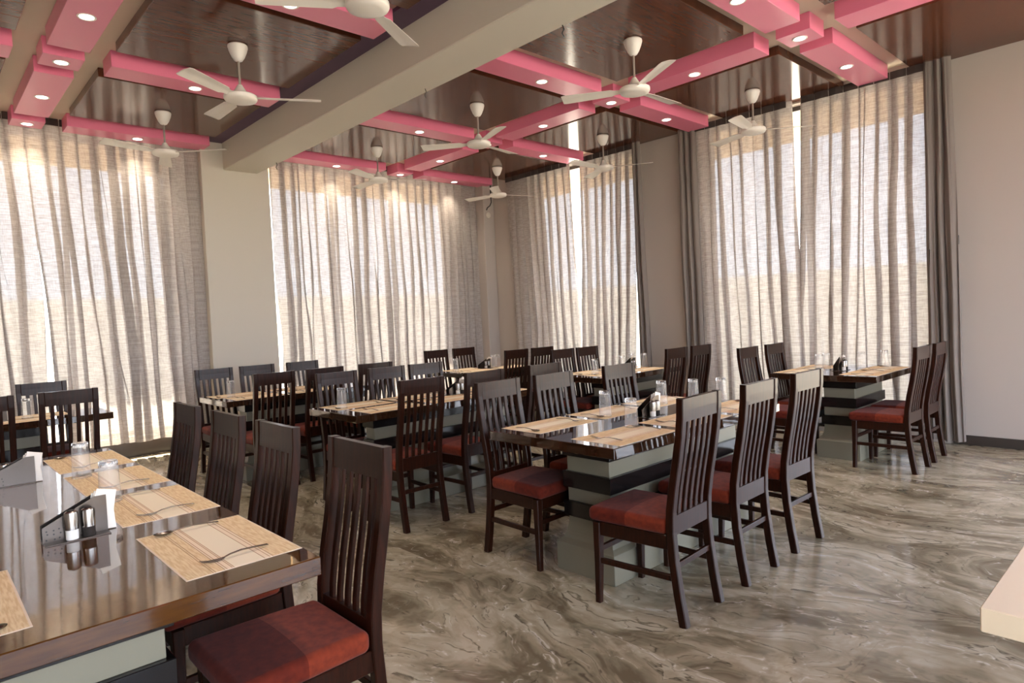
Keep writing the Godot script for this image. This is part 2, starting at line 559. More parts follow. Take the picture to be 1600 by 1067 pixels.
func spoon_mesh() -> ArrayMesh:
	var st := ST()
	bar(st, [Vector3(0.1, 0.006, 0), Vector3(0.06, 0.010, 0), Vector3(0.02, 0.013, 0), Vector3(-0.02, 0.011, 0), Vector3(-0.047, 0.009, 0)], Vector3(0, 0, 1), [0.013, 0.006], [0.0022, 0.0026], 0.0005)
	# bowl: an oval dish with two skins
	for skin in 2:
		var prof := []
		for i in 7:
			var a := PI * 0.5 * i / 6.0
			prof.append(Vector2(sin(a), -cos(a)))
		if skin == 0: prof.reverse()
		var k := 1.0 if skin == 0 else 0.93
		lathe(st, prof, 20, Vector3(-0.072, 0.0095, 0), Vector3(0.03, 0.0085, 0.019) * k)
	return fin(st)

func glass_proto() -> Node3D:
	var t := thing("drinking_glass", "", "glass")
	var st := ST()
	lathe(st, [Vector2(0.0345, 0.150), Vector2(0.0405, 0.003), Vector2(0.0402, 0.0)], 32)
	obj("wall", fin(st), m.thin, t)
	st = ST()
	lathe(st, [Vector2(0, 0.166), Vector2(0.031, 0.166), Vector2(0.0338, 0.163), Vector2(0.0345, 0.1495), Vector2(0.031, 0.144), Vector2(0, 0.142)], 32)
	obj("thick_base", fin(st), m.glass, t)
	st = ST()
	lathe(st, [Vector2(0.0402, 0.0035), Vector2(0.0412, 0.0025), Vector2(0.0412, 0.001), Vector2(0.040, 0.0), Vector2(0.0392, 0.0015), Vector2(0.0402, 0.0035)], 32)
	obj("rim", fin(st), m.glass, t)
	return t

func shaker(at: Vector3, label: String, white: bool) -> void:
	var t := thing("salt_shaker" if white else "pepper_shaker", label, "shaker", at)
	var st := ST()
	lathe(st, [Vector2(0, 0.034), Vector2(0.0185, 0.034), Vector2(0.0185, 0.001), Vector2(0.0175, 0.0), Vector2(0, 0)], 20)
	obj("glass_body", fin(st), m.salt if white else m.pepper, t)
	st = ST()
	lathe(st, [Vector2(0, 0.094), Vector2(0.013, 0.094), Vector2(0.019, 0.090), Vector2(0.0205, 0.084), Vector2(0.0205, 0.033), Vector2(0, 0.033)], 24)
	obj("steel_cap", fin(st), m.steel, t)
	st = ST()
	lathe(st, [Vector2(0, 0.0975), Vector2(0.009, 0.0965), Vector2(0.0115, 0.0935), Vector2(0, 0.0935)], 16)
	obj("top_plate", fin(st), m.dark, t)

func caddy(at: Vector3, where: String, detailed := true, front := 1.0) -> void:
	# a folded steel napkin holder with punched dots, a shaker on each side of its front, napkins standing in it
	var t := thing("napkin_holder", "folded steel napkin holder with punched dots " + where, "napkin holder", at, 0.0, "napkin holders")
	obj("base", bx(Vector3(-0.1, 0, -0.055), Vector3(0.085, 0.004, 0.055), 0.001), m.plate, t)
	for s in [-1.0, 1.0]:
		var st := ST()
		var zz: float = s * 0.022 - 0.018 * front
		var pts := [Vector3(-0.1, 0.0, zz), Vector3(0.085, 0.0, zz), Vector3(0.085, 0.125, zz), Vector3(0.05, 0.125, zz), Vector3(-0.1, 0.052, zz)]
		var back := []
		for p in pts: back.append(p + Vector3(0, 0, 0.0018))
		var c := Vector3(0, 0.04, zz + 0.0009)
		face(st, pts, c); face(st, back, c)
		for i in 5:
			face(st, [pts[i], pts[(i + 1) % 5], back[(i + 1) % 5], back[i]], c)
		var side := obj("side_plate", fin(st), m.plate, t)
		if detailed and s > 0.0:
			st = ST()
			rng.seed = 77
			for k in 12:
				var o := Vector3(-0.088 + (k % 4) * 0.017 + rng.randf_range(-0.004, 0.004), 0.012 + (k / 4) * 0.014 + rng.randf_range(-0.003, 0.003), zz + 0.002)
				var ring := []
				for q in 8: ring.append(o + Vector3(cos(TAU * q / 8) * 0.0027, sin(TAU * q / 8) * 0.0027, 0))
				face(st, ring, o - Vector3(0, 0, 1))
			obj("punched_dots", fin(st), m.dark, side)
	shaker(at + Vector3(-0.022, 0.004, 0.03 * front), "steel capped salt shaker " + where, true)
	shaker(at + Vector3(0.026, 0.004, 0.03 * front), "steel capped pepper shaker " + where, false)
	var n := thing("paper_napkins", "folded white paper napkins standing in the holder " + where, "napkins", at + Vector3(0.05, 0.004, -0.018 * front))
	for k in 3:
		var st := ST()
		var z0 := -0.012 + k * 0.011
		var hh := 0.125 + k * 0.006
		bar(st, [Vector3(0.02, 0, z0), Vector3(0.022, hh * 0.5, z0 + 0.001), Vector3(0.028 + k * 0.006, hh, z0 + 0.004)], Vector3.RIGHT, [0.085, 0.06], [0.007, 0.004], 0.001)
		obj("napkin", fin(st), m.napkin, n)

func cloth(called: String, label: String, group: String, o: Vector3, u: Vector3, nrm: Vector3, w0: float, w1: float, shift: float, ytop: float, yhem: float, period: float, amp: float, sd: int, mt: Material, cat := "curtain", tape := true, over := 2.8) -> void:
	# o: start of the heading on the wall plane (y ignored); u: along the wall; nrm: into the room
	var N := maxi(2, int(round(w0 / period)))
	var t := thing(called, label, cat, Vector3(o.x, 0, o.z), 0.0, group)
	var ns := FastNoiseLite.new(); ns.seed = sd; ns.frequency = 0.35; ns.fractal_octaves = 2
	var per := 14
	var rows := 26
	var P := []
	for j in rows + 1:
		var v := float(j) / rows
		v = v * v * 0.35 + v * 0.65
		var y := lerpf(ytop, yhem, v)
		var row := []
		for i in N * per + 1:
			var tt := float(i) / per
			var kf := ns.get_noise_2d(floorf(tt + 0.5) * 7.3, 40.0)
			var wob := ns.get_noise_2d(tt * 1.7 + 20.0, v * 3.2) * 0.55 * smoothstep(0.02, 0.5, v) + ns.get_noise_2d(floorf(tt + 0.5) * 5.1, 7.0) * 0.35
			var a := TAU * (tt + wob * 0.55)
			var k := (0.9 + 0.55 * kf) * over * lerpf(1.0, 0.92, v)
			var W := lerpf(w0, w1, v)
			var px := W / N
			var along := tt * px + shift * v - px / TAU * k * sin(a) * 1.0
			along += ns.get_noise_2d(tt * 0.5, v * 1.5 + 90.0) * 0.03 * v
			var deep := amp * (0.7 + 0.5 * kf) * lerpf(0.75, 1.0, smoothstep(0.0, 0.15, v)) * (-cos(a) * 0.5)
			deep += amp * 0.22 * sin(2.0 * a + kf * 6.0) * smoothstep(0.1, 0.6, v)
			deep += ns.get_noise_2d(tt * 0.4 + 3.0, v * 2.0) * 0.025 * v
			row.append(Vector3(0, y + (ns.get_noise_2d(tt * 1.1, 300.0) * 0.02 if j == rows else 0.0), 0) + u * along + nrm * deep)
		P.append(row)
	var st := ST()
	var cols: int = P[0].size()
	for j in rows:
		for i in cols - 1:
			var p := [P[j][i], P[j][i + 1], P[j + 1][i + 1], P[j + 1][i]]
			var n := []
			var uv := []
			for q in [[j, i], [j, i + 1], [j + 1, i + 1], [j + 1, i]]:
				var du: Vector3 = P[q[0]][mini(q[1] + 1, cols - 1)] - P[q[0]][maxi(q[1] - 1, 0)]
				var dv: Vector3 = P[mini(q[0] + 1, rows)][q[1]] - P[maxi(q[0] - 1, 0)][q[1]]
				n.append(du.cross(dv).normalized())
				uv.append(Vector2(q[1] / float(per) * period * 1.7, P[q[0]][q[1]].y))
			var fn: Vector3 = (p[1] - p[0]).cross(p[2] - p[0])
			if fn.dot(n[0]) < 0.0:
				tri_n(st, [p[0], p[2], p[1]], [n[0], n[2], n[1]], [uv[0], uv[2], uv[1]])
				tri_n(st, [p[0], p[3], p[2]], [n[0], n[3], n[2]], [uv[0], uv[3], uv[2]])
			else:
				tri_n(st, [p[0], p[1], p[2]], [n[0], n[1], n[2]], [uv[0], uv[1], uv[2]])
				tri_n(st, [p[0], p[2], p[3]], [n[0], n[2], n[3]], [uv[0], uv[2], uv[3]])
	obj("cloth", fin(st), mt, t)
	if tape:
		st = ST()
		var q0 := nrm * (amp * 0.62)
		for i in N:
			var a0: Vector3 = u * (w0 * i / N + 0.004) + q0
			var a1: Vector3 = u * (w0 * (i + 1) / N - 0.004) + q0
			bar(st, [Vector3(0, ytop - 0.036, 0) + a0, Vector3(0, ytop - 0.036, 0) + (a0 + a1) * 0.5 + nrm * 0.008, Vector3(0, ytop - 0.036, 0) + a1], Vector3.UP, [0.075, 0.075], [0.006, 0.006], 0.001)
		obj("heading_tape", fin(st), m.tape, t)

func downlight(x: float, z: float, where: String) -> void:
	var t := thing("ceiling_downlight", "recessed downlight, pink " + where, "downlight", Vector3(x, YBX, z), 0.0, "downlights in the pink ceiling boxes")
	var st := ST()
	lathe(st, [Vector2(0.046, -0.001), Vector2(0.060, -0.001), Vector2(0.060, -0.004), Vector2(0.055, -0.007), Vector2(0.046, -0.004), Vector2(0.046, -0.001)].slice(0), 24)
	obj("rim", fin(st), m.fan, t)
	st = ST()
	lathe(st, [Vector2(0, -0.001), Vector2(0.046, -0.001), Vector2(0.046, -0.003), Vector2(0, -0.0035)], 24)
	obj("lens", fin(st), m.lens, t)
	var s := SpotLight3D.new()
	s.name = "downlight_lamp"
	s.light_color = Color(1.0, 0.93, 0.84)
	s.light_energy = LAMP
	s.light_size = 0.045
	s.spot_angle = 50.0
	s.spot_angle_attenuation = 1.0
	s.spot_range = 12.0
	s.spot_attenuation = 2.0
	s.shadow_enabled = true
	s.position = Vector3(0, -0.012, 0)
	s.rotation_degrees = Vector3(-90, 0, 0)
	t.add_child(s, true)

func window(n: int, a: Vector3, b: Vector3, along: Vector3, panes: int) -> void:
	# a..b: opposite corners of the opening in the middle of the wall's thickness
	var t := Node3D.new()
	t.name = "window_%d" % n
	add_child(t, true)
	t.set_meta("kind", "structure")
	var dn := Vector3(along.z, 0, -along.x).abs()
	var st := ST()
	var w := (b - a).dot(along)
	var f := 0.05
	var th := dn * 0.03
	box(st, a - th, a + along * w + Vector3.UP * f + th, 0.004)
	box(st, Vector3(a.x, b.y - f, a.z) - th, Vector3(a.x, b.y, a.z) + along * w + th, 0.004)
	for k in panes + 1:
		var o := a + along * (w * k / panes)
		var l := 0.0 if k == 0 else (f if k == panes else f * 0.5)
		box(st, o - along * l - th * 0.9 + Vector3.UP * f, Vector3(o.x, b.y - f, o.z) - along * l + along * f + th * 0.9, 0.004)
	obj("window_frame", fin(st), m.frame, t)
	for k in panes:
		var p0 := a + along * (w * k / panes + f * 0.5) + Vector3.UP * f
		var p1 := a + along * (w * (k + 1) / panes - f * 0.5)
		p1.y = b.y - f
		st = ST()
		face(st, [p0, Vector3(p1.x, p0.y, p1.z), p1, Vector3(p0.x, p1.y, p0.z)], p0 + along.cross(Vector3.UP))
		obj("pane", fin(st), m.pane, t)

const LAMP := 0.55

func _ready() -> void:
	# ------------------------------------------------ camera, sky, sun, exposure
	var cam := Camera3D.new()
	cam.name = "camera"
	cam.position = Vector3(0, 1.46, 0)
	cam.rotation_degrees = Vector3(-2.236, -43.03, -2.6)
	cam.fov = rad_to_deg(2.0 * atan(533.5 / 1015.3))
	cam.near = 0.05
	cam.far = 400.0
	add_child(cam)
	cam.current = true
	var env := Environment.new()
	var sky := Sky.new()
	var sm := ProceduralSkyMaterial.new()
	sm.sky_top_color = Color(0.64, 0.71, 0.82)
	sm.sky_horizon_color = Color(0.895, 0.915, 0.945)
	sm.sky_curve = 0.25
	sm.ground_horizon_color = Color(0.72, 0.68, 0.62)
	sm.ground_bottom_color = Color(0.6, 0.56, 0.5)
	sm.energy_multiplier = 6.0
	sm.sun_angle_max = 1.0
	sky.sky_material = sm
	env.background_mode = Environment.BG_SKY
	env.sky = sky
	env.tonemap_mode = Environment.TONE_MAPPER_LINEAR
	env.tonemap_exposure = 2.1
	env.sdfgi_enabled = true
	env.ssao_enabled = true
	env.ssil_enabled = true
	var we := WorldEnvironment.new()
	we.name = "environment"
	we.environment = env
	add_child(we)
	var sun := DirectionalLight3D.new()
	sun.name = "sun"
	sun.light_color = Color(1.0, 0.95, 0.86)
	sun.light_energy = 15.0
	sun.light_angular_distance = 0.6
	sun.shadow_enabled = true
	sun.rotation_degrees = Vector3(-57, 172, 0)     # comes over the back wall
	add_child(sun)
	make_materials()

	# ------------------------------------------------ floor of marble slabs
	var fl := struct("floor", bx(Vector3(XL - 0.3, -0.25, ZB - 0.3), Vector3(XR + 0.3, -0.012, ZF + 0.3)), m.base)
	var S := 1.2
	var k := 0
	var slab := bx(Vector3(0.0002, -0.012, 0.0002), Vector3(S - 0.0002, 0, S - 0.0002))
	var gx := 2.25 - 5 * S
	while gx < XR:
		var gz := -2.16 - 6 * S
		while gz < ZF:
			var x0 := maxf(gx, XL); var x1 := minf(gx + S, XR)
			var z0 := maxf(gz, ZB); var z1 := minf(gz + S, ZF)
			if x1 - x0 > 0.02 and z1 - z0 > 0.02:
				var full := x1 - x0 > S - 0.001 and z1 - z0 > S - 0.001
				var o := obj("floor_tile", slab if full else bx(Vector3(0.0002, -0.012, 0.0002), Vector3(x1 - x0 - 0.0002, 0, z1 - z0 - 0.0002)), m["marble%d" % (int(round((gx + 3.75) / S)) % 3)], fl)
				o.position = Vector3(x0, 0, z0)
				k += 1
			gz += S
		gx += S

	# ------------------------------------------------ walls
	var T := 0.24
	var wb := ST()     # back window wall: piers, lintel, sill
	var YW := 3.72
	for s in [[XL - T, -3.0], [2.5, 3.68], [6.78, XR + T]]:
		box(wb, Vector3(s[0], 0, ZB - T), Vector3(s[1], YC + 0.2, ZB))
	for s in [[-3.0, 2.5], [3.68, 6.78]]:
		box(wb, Vector3(s[0], YW, ZB - T), Vector3(s[1], YC + 0.2, ZB))
		box(wb, Vector3(s[0], 0, ZB - T), Vector3(s[1], 0.24, ZB))
	struct("wall_back", fin(wb), m.wall)
	var wr := ST()
	for s in [[ZB, -7.45], [-5.4, -4.35], [-1.9, -0.75], [2.7, ZF + T]]:
		box(wr, Vector3(XR, 0, s[0]), Vector3(XR + T, YC + 0.2, s[1]))
	for s in [[-7.45, -5.4], [-4.35, -1.9]]:
		box(wr, Vector3(XR, YW, s[0]), Vector3(XR + T, YC + 0.2, s[1]))
		box(wr, Vector3(XR, 0, s[0]), Vector3(XR + T, 0.16, s[1]))
	box(wr, Vector3(XR, 3.4, -0.75), Vector3(XR + T, YC + 0.2, 2.7))
	struct("wall_right", fin(wr), m.wall)
	struct("wall_left", bx(Vector3(XL - T, 0, ZB), Vector3(XL, YC + 0.2, ZF + T)), m.wall)
	var wf := ST()
	for s in [[XL, -3.2], [1.6, 2.0], [7.1, XR]]:
		box(wf, Vector3(s[0], 0, ZF), Vector3(s[1], YC + 0.2, ZF + T))
	for s in [[-3.2, 1.6], [2.0, 7.1]]:
		box(wf, Vector3(s[0], 3.5, ZF), Vector3(s[1], YC + 0.2, ZF + T))
		box(wf, Vector3(s[0], 0, ZF), Vector3(s[1], 0.1, ZF + T))
	struct("wall_front", fin(wf), m.wall)
	var col := ST()
	box(col, Vector3(2.79, 0, ZB), Vector3(3.635, YC, -8.45), 0.006)
	struct("wall_pier_middle", fin(col), m.cream)
	struct("wall_pier_corner", bx(Vector3(7.3, 0, ZB), Vector3(XR, YC, -8.38), 0.006), m.wall)
	# windows
	window(1, Vector3(-3.0, 0.24, ZB - 0.14), Vector3(2.5, YW, ZB - 0.14), Vector3(1, 0, 0), 5)
	window(2, Vector3(3.68, 0.24, ZB - 0.14), Vector3(6.78, YW, ZB - 0.14), Vector3(1, 0, 0), 3)
	window(3, Vector3(XR + 0.14, 0.16, -7.45), Vector3(XR + 0.14, YW, -5.4), Vector3(0, 0, 1), 2)
	window(4, Vector3(XR + 0.14, 0.16, -4.35), Vector3(XR + 0.14, YW, -1.9), Vector3(0, 0, 1), 2)
	window(5, Vector3(-3.2, 0.1, ZF + 0.14), Vector3(1.6, 3.5, ZF + 0.14), Vector3(1, 0, 0), 3)  # unseen front glazing, added to light the room from behind the camera
	window(6, Vector3(2.0, 0.1, ZF + 0.14), Vector3(7.1, 3.5, ZF + 0.14), Vector3(1, 0, 0), 3)  # second added front window, out of view, there to brighten the interior
	window(7, Vector3(XR + 0.14, 0.0, -0.75), Vector3(XR + 0.14, 3.4, 2.7), Vector3(0, 0, 1), 3)  # unseen opening implied by chair-back glints, enlarged to let in more light
	# skirting
	var sb := ST()
	for s in [[-1.72, -0.75], [-5.3, -4.5]]:
		box(sb, Vector3(XR - 0.014, 0, s[0]), Vector3(XR, 0.095, s[1]), 0.003)
	struct("baseboard_right", fin(sb), m.base)
	sb = ST()
	for s in [[-3.5, 2.785], [3.64, 7.29]]:
		box(sb, Vector3(s[0], 0, ZB), Vector3(s[1], 0.21, ZB + 0.016), 0.003)
	box(sb, Vector3(2.776, 0, -8.45), Vector3(3.65, 0.1, -8.436), 0.003)
	struct("baseboard_back", fin(sb), m.base)

	# ------------------------------------------------ ceiling: plaster, wood panels, beam, pink boxes
	var ce := struct("ceiling", bx(Vector3(XL - T, YC, ZB - T), Vector3(XR + T, YC + 0.25, ZF + T)), m.ceil)
	var bm := struct("trim_1", bx(Vector3(3.055, 3.46, -8.45), Vector3(3.485, YC, ZF), 0.008), m.cream)
	tag(bm, "cream plastered ceiling beam running out from the pier", "")
	var pu := struct("trim_2", bx(Vector3(2.845, YC - 0.03, -8.45), Vector3(3.055, YC, ZF)), m.purple)
	tag(pu, "purple painted strip between wood panels and cream beam", "")
	var zl := [-8.375, -6.355, -4.335, -2.335, -0.31, 1.71]
	var hs := 0.33
	var xspans := [[-1.7, 0.74], [1.39, 2.84], [3.49, 5.32], [5.98, XR]]
	for j in zl.size():
		var z0: float = zl[j] + hs
		var z1: float = zl[j + 1] - hs if j + 1 < zl.size() else ZF
		for i in 4:
			var xe: float = xspans[i][1]
			var o := obj("wood_panel", bx(Vector3(xspans[i][0], YP, z0), Vector3(xe, YC, z1), 0.004), m.panel, ce)
	# pink boxes
	var hb := 0.142
	var pink := func(x0: float, x1: float, z0: float, z1: float) -> void:
		obj("pink_ceiling_box", bx(Vector3(x0, YBX, z0), Vector3(x1, YC, z1), 0.003), m.pink, ce)
	for xc in [1.065, 5.65]:
		for j in zl.size():
			pink.call(xc - hb, xc + hb, zl[j] - hb, zl[j] + hb)
			if j + 1 < zl.size(): pink.call(xc - hb, xc + hb, zl[j] + hs + 0.002, zl[j + 1] - hs - 0.002)
	for j in zl.size():
		for s in xspans:
			pink.call(s[0] + 0.002, minf(s[1] - 0.002, 7.395), zl[j] - hb, zl[j] + hb)
	# wires left in the beam's underside
	for w in [[Vector3(3.42, 3.46, -4.62), "second wire stub from the pier"], [Vector3(3.44, 3.46, -7.75), "wire stub closest to the pier"], [Vector3(3.46, 3.46, -3.05), "wire stub over the front fan's pink bar"]]:
		var st := ST()
		tube(st, [w[0], w[0] + Vector3(0.004, -0.03, 0.01), w[0] + Vector3(-0.01, -0.06, 0.004), w[0] + Vector3(0.002, -0.085, 0.012)], 0.004, 6)
		tag(obj("cable_stub", fin(st), m.dark), "short black " + w[1] + ", hanging under the cream beam", "cable")

	# ------------------------------------------------ downlights
	var rows := ["by the window wall", "second row from the window wall", "third row from the window wall", "row nearest the camera"]
	for j in 4:
		downlight(1.065, zl[j], "small crossing box, left ceiling strip, " + rows[j])
		downlight(5.65, zl[j], "small crossing box, right ceiling strip, " + rows[j])
		downlight(2.09, zl[j], "cross bar left of the beam, " + rows[j])
		downlight(4.59, zl[j], "cross bar right of the beam, " + rows[j])
		downlight(6.69, zl[j], "cross bar at the right curtains, " + rows[j])
		if j < 3:
			var zm: float = (zl[j] + zl[j + 1]) * 0.5
			downlight(1.065, zm, "long bar of left ceiling strip, before " + rows[j])
			downlight(5.65, zm, "long bar of right ceiling strip, before " + rows[j])

	# ------------------------------------------------ curtains
	var X := Vector3(1, 0, 0)
	var Z := Vector3(0, 0, 1)
	var yh := 0.19
	cloth("sheer_curtain", "leftmost cream sheer curtain, cut by the left edge of the photo", "sheer curtains", Vector3(-3.3, 0, -8.575), X, Z, 4.33, 4.45, 0.0, YC - 0.005, yh, 0.158, 0.09, 1, m.sheer)
	cloth("sheer_curtain", "wide cream sheer curtain left of the cream pier, sunlit at its hem", "sheer curtains", Vector3(1.05, 0, -8.575), X, Z, 1.73, 1.6, 0.16, YC - 0.005, yh, 0.158, 0.09, 2, m.sheer)
	cloth("sheer_curtain", "cream sheer curtain directly right of the cream pier", "sheer curtains", Vector3(3.72, 0, -8.575), X, Z, 1.72, 1.72, 0.03, YC - 0.005, yh, 0.155, 0.09, 3, m.sheer)
	cloth("sheer_curtain", "golden lit sheer curtain running into the room's back corner", "sheer curtains", Vector3(5.42, 0, -8.575), X, Z, 1.87, 1.85, 0.04, YC - 0.005, yh, 0.155, 0.09, 4, m.sheer)
	cloth("sheer_curtain", "pale sheer curtain left of the bright slit, nearest the corner on the right wall", "sheer curtains", Vector3(7.455, 0, -7.92), Z, -X, 1.36, 1.36, 0.1, YP - 0.002, 0.12, 0.15, 0.085, 5, m.sheer)
	cloth("sheer_curtain", "pale sheer curtain between the bright slit and the beige pier", "sheer curtains", Vector3(7.455, 0, -6.34), Z, -X, 0.99, 0.9, -0.08, YP - 0.002, 0.12, 0.15, 0.085, 6, m.sheer)
	cloth("sheer_curtain", "pale sheer curtain right of the beige pier, left of the tall bright gap", "sheer curtains", Vector3(7.455, 0, -4.40), Z, -X, 1.17, 1.22, 0.03, YP - 0.002, 0.12, 0.155, 0.085, 7, m.sheer)
	cloth("sheer_curtain", "pale sheer curtain beside the plain right wall, behind the right table", "sheer curtains", Vector3(7.455, 0, -3.07), Z, -X, 1.19, 1.29, -0.12, YP - 0.002, 0.12, 0.155, 0.085, 8, m.sheer)
	cloth("drape", "dark grey drape gathered at the plain right wall", "dark drapes", Vector3(7.39, 0, -1.885), Z, -X, 0.23, 0.31, 0.0, YP - 0.005, 0.05, 0.075, 0.075, 9, m.drape, "drape", false, 0.8)
	cloth("drape", "dark grey drape gathered on the right side of the beige pier", "dark drapes", Vector3(7.39, 0, -4.64), Z, -X, 0.26, 0.27, 0.03, YP - 0.005, 0.05, 0.08, 0.07, 10, m.drape, "drape", false, 0.8)
	cloth("drape", "dark grey drape gathered on the left side of the beige pier", "dark drapes", Vector3(7.39, 0, -5.36), Z, -X, 0.13, 0.2, 0.0, YP - 0.005, 0.05, 0.06, 0.06, 11, m.drape, "drape", false, 0.8)
	# small things on the walls
	var hk := thing("drape_hook", "small dark drape tie hook on the plain right wall", "hook", Vector3(XR, 2.0, -1.655))
	obj("plate", bx(Vector3(-0.012, -0.04, -0.012), Vector3(0, 0.05, 0.012), 0.003), m.frame, hk)
	var st1 := ST()
	tube(st1, [Vector3(-0.01, 0.02, 0), Vector3(-0.05, 0.0, 0), Vector3(-0.07, -0.03, 0.0), Vector3(-0.06, -0.055, 0)], 0.008)
	obj("hook_arm", fin(st1), m.frame, hk)
	st1 = ST()
	tube(st1, [Vector3(7.47, 3.72, -8.37), Vector3(7.47, 3.5, -8.37), Vector3(7.475, 3.42, -8.37), Vector3(7.44, 3.36, -8.37), Vector3(7.38, 3.32, -8.37), Vector3(7.36, 3.28, -8.37)], 0.009)
	tag(obj("cable", fin(st1), m.dark), "black cable dangling in the back corner above a round plate", "cable")
	st1 = ST()
	lathe(st1, [Vector2(0, 0.018), Vector2(0.04, 0.016), Vector2(0.05, 0.008), Vector2(0.05, 0), Vector2(0, 0)], 24)
	var rp := obj("wall_box", fin(st1), m.cream)
	rp.position = Vector3(7.4, 3.2, -8.38)
	rp.rotation_degrees.x = 90
	tag(rp, "round plaster coloured junction box in the back corner below the cable", "junction box")

	# ------------------------------------------------ fans
	var fan := fan_proto()
	var fans := [
		[2.1, -5.33, 28.0, "white ceiling fan left of the cream beam, middle one of three along it"],
		[2.1, -7.4, 45.0, "white ceiling fan left of the cream beam, farthest, in front of the left curtains"],
		[2.1, -3.36, 88.0, "white ceiling fan left of the cream beam, nearest the camera, cut by the top edge"],
		[4.63, -3.3, 0.0, "large white ceiling fan right of the cream beam, below the small pink crossing"],
		[4.62, -5.33, -10.0, "white ceiling fan right of the cream beam, second from the camera"],
		[4.65, -7.4, 32.0, "white ceiling fan right of the cream beam, farthest, before the middle curtains"],
		[6.76, -7.4, 18.0, "small looking white ceiling fan in the far back corner"],
		[6.74, -3.3, 50.0, "white ceiling fan before the tall bright gap of the right curtains"],
		[6.74, -5.33, 60.0, "white ceiling fan before the beige pier of the right wall"]]
	for i in fans.size():
		var f = fans[i]
		var p := Vector3(f[0], YP, f[1])
		if i == 0:
			fan.position = p; fan.rotation.y = -deg_to_rad(f[2]); tag(fan, f[3], "ceiling fan", "white ceiling fans")
		else:
			dup(fan, p, -deg_to_rad(f[2]), f[3], "white ceiling fans")

	# ------------------------------------------------ tables
	table("long glossy wooden table in the left foreground, set for eight", -0.16, 0.85, -1.77, -4.48, Vector2(0.02, -1.9), Vector2(0.53, -4.35))
	table("glossy wooden table in the middle of the photo on a banded pedestal", 2.51, 4.32, -1.99, -2.92, Vector2(2.67, -2.145), Vector2(4.16, -2.56))
	table("glossy wooden table behind the foreground chairs, left of the middle table", 2.36, 4.15, -4.22, -4.97, Vector2(2.52, -4.285), Vector2(3.99, -4.52))
	table("wooden table standing before the cream pier", 2.14, 3.85, -6.2, -6.96, Vector2(2.3, -6.25), Vector2(3.69, -6.53))
	table("wooden table by the left curtains, cut by the left edge", -0.6, 1.29, -6.5, -7.1, Vector2(-0.44, -6.53), Vector2(0.85, -6.69))
	table("wooden table before the beige pier, behind the middle table", 5.15, 6.75, -4.22, -5.0, Vector2(5.31, -4.285), Vector2(6.59, -4.55))
	table("wooden table in the far back corner", 4.95, 6.5, -6.2, -6.92, Vector2(5.1, -6.24), Vector2(6.35, -6.49))
	table("wooden table on a banded pedestal beside the right window", 6.17, 7.25, -1.97, -2.94, Vector2(6.25, -2.145), Vector2(7.1, -2.53))

	# ------------------------------------------------ chairs
	var pc := chair_proto()
	var kind := "dark slat-back chair "
	var chairs := [
		[0.86, -2.0, 90, kind + "with large rust seat, nearest the camera at the foreground table"],
		[0.86, -2.67, 90, kind + "second from the camera along the foreground table"],
		[0.86, -3.24, 90, kind + "third from the camera along the foreground table"],
		[0.86, -3.86, 90, kind + "farthest from the camera along the foreground table"],
		[2.69, -1.885, 3, kind + "left of three on the middle table's near side"],
		[3.295, -1.885, 1, kind + "between two others on the middle table's near side"],
		[3.91, -1.885, -1, kind + "right of three on the middle table's near side"],
		[2.76, -2.84, 182, kind + "left end of the middle table's far side"],
		[3.26, -2.83, 180, kind + "in the middle of the middle table's far side"],
		[3.99, -2.83, 180, kind + "right end of the middle table's far side"],
		[6.21, -1.885, -1, kind + "left of two on the right window table's near side"],
		[6.73, -1.885, 1, kind + "closest to the plain right wall"],
		[5.99, -2.80, 180, kind + "left of two on the right window table's far side"],
		[6.56, -2.80, 180, kind + "right of two on the right window table's far side"],
		[2.62, -4.01, 0, kind + "with its back to us, right behind the foreground chairs"],
		[3.20, -4.01, 0, kind + "behind the left end of the middle table, back to us"],
		[3.86, -4.01, 0, kind + "behind the middle table's far side chairs, back to us"],
		[2.66, -4.79, 180, kind + "facing us, left one across the second table"],
		[3.15, -4.79, 180, kind + "facing us, middle one across the second table"],
		[3.58, -4.79, 180, kind + "across the second table, top rail shining blue grey"],
		[5.82, -4.01, 0, kind + "left of two before the beige pier, back to us"],
		[6.30, -4.01, 0, kind + "before the beige pier's grey drape, back to us"],
		[5.53, -4.82, 180, kind + "facing us, left of two across the beige pier's table"],
		[5.965, -4.82, 180, kind + "facing us, under the bright slit by the beige pier"],
		[2.39, -5.95, 0, kind + "back to us, left one at the cream pier's table"],
		[2.88, -5.95, 0, kind + "back to us, middle one at the cream pier's table"],
		[3.43, -5.95, 0, kind + "back to us, right one at the cream pier's table"],
		[2.33, -6.80, 180, kind + "standing before the cream pier's left edge"],
		[2.78, -6.80, 180, kind + "standing before the cream pier's right edge"],
		[3.30, -6.80, 180, kind + "before the sheer curtain just right of the cream pier"],
		[5.385, -5.96, 0, kind + "back to us, left one at the far corner table"],
		[5.835, -5.96, 0, kind + "back to us, right one at the far corner table"],
		[5.15, -6.75, 180, kind + "facing us, left one across the far corner table"],
		[5.62, -6.75, 180, kind + "facing us, right one across the far corner table"],
		[0.88, -6.12, 0, kind + "back to us, right one at the left curtain table"],
		[0.36, -6.12, 0, kind + "back to us, cut by the photo's left edge"],
		[0.88, -6.94, 180, kind + "facing us, right one across the left curtain table"],
		[0.28, -6.94, 180, kind + "facing us, only a corner showing at the left edge"]]
	for i in chairs.size():
		var c = chairs[i]
		if i == 0:
			pc.position = Vector3(c[0], 0, c[1]); pc.rotation.y = deg_to_rad(c[2]); tag(pc, c[3], "chair", "dark slat-back dining chairs")
		else:
			dup(pc, Vector3(c[0], 0, c[1]), deg_to_rad(c[2]), c[3], "dark slat-back dining chairs")

	# ------------------------------------------------ place settings
	var mm := ST()
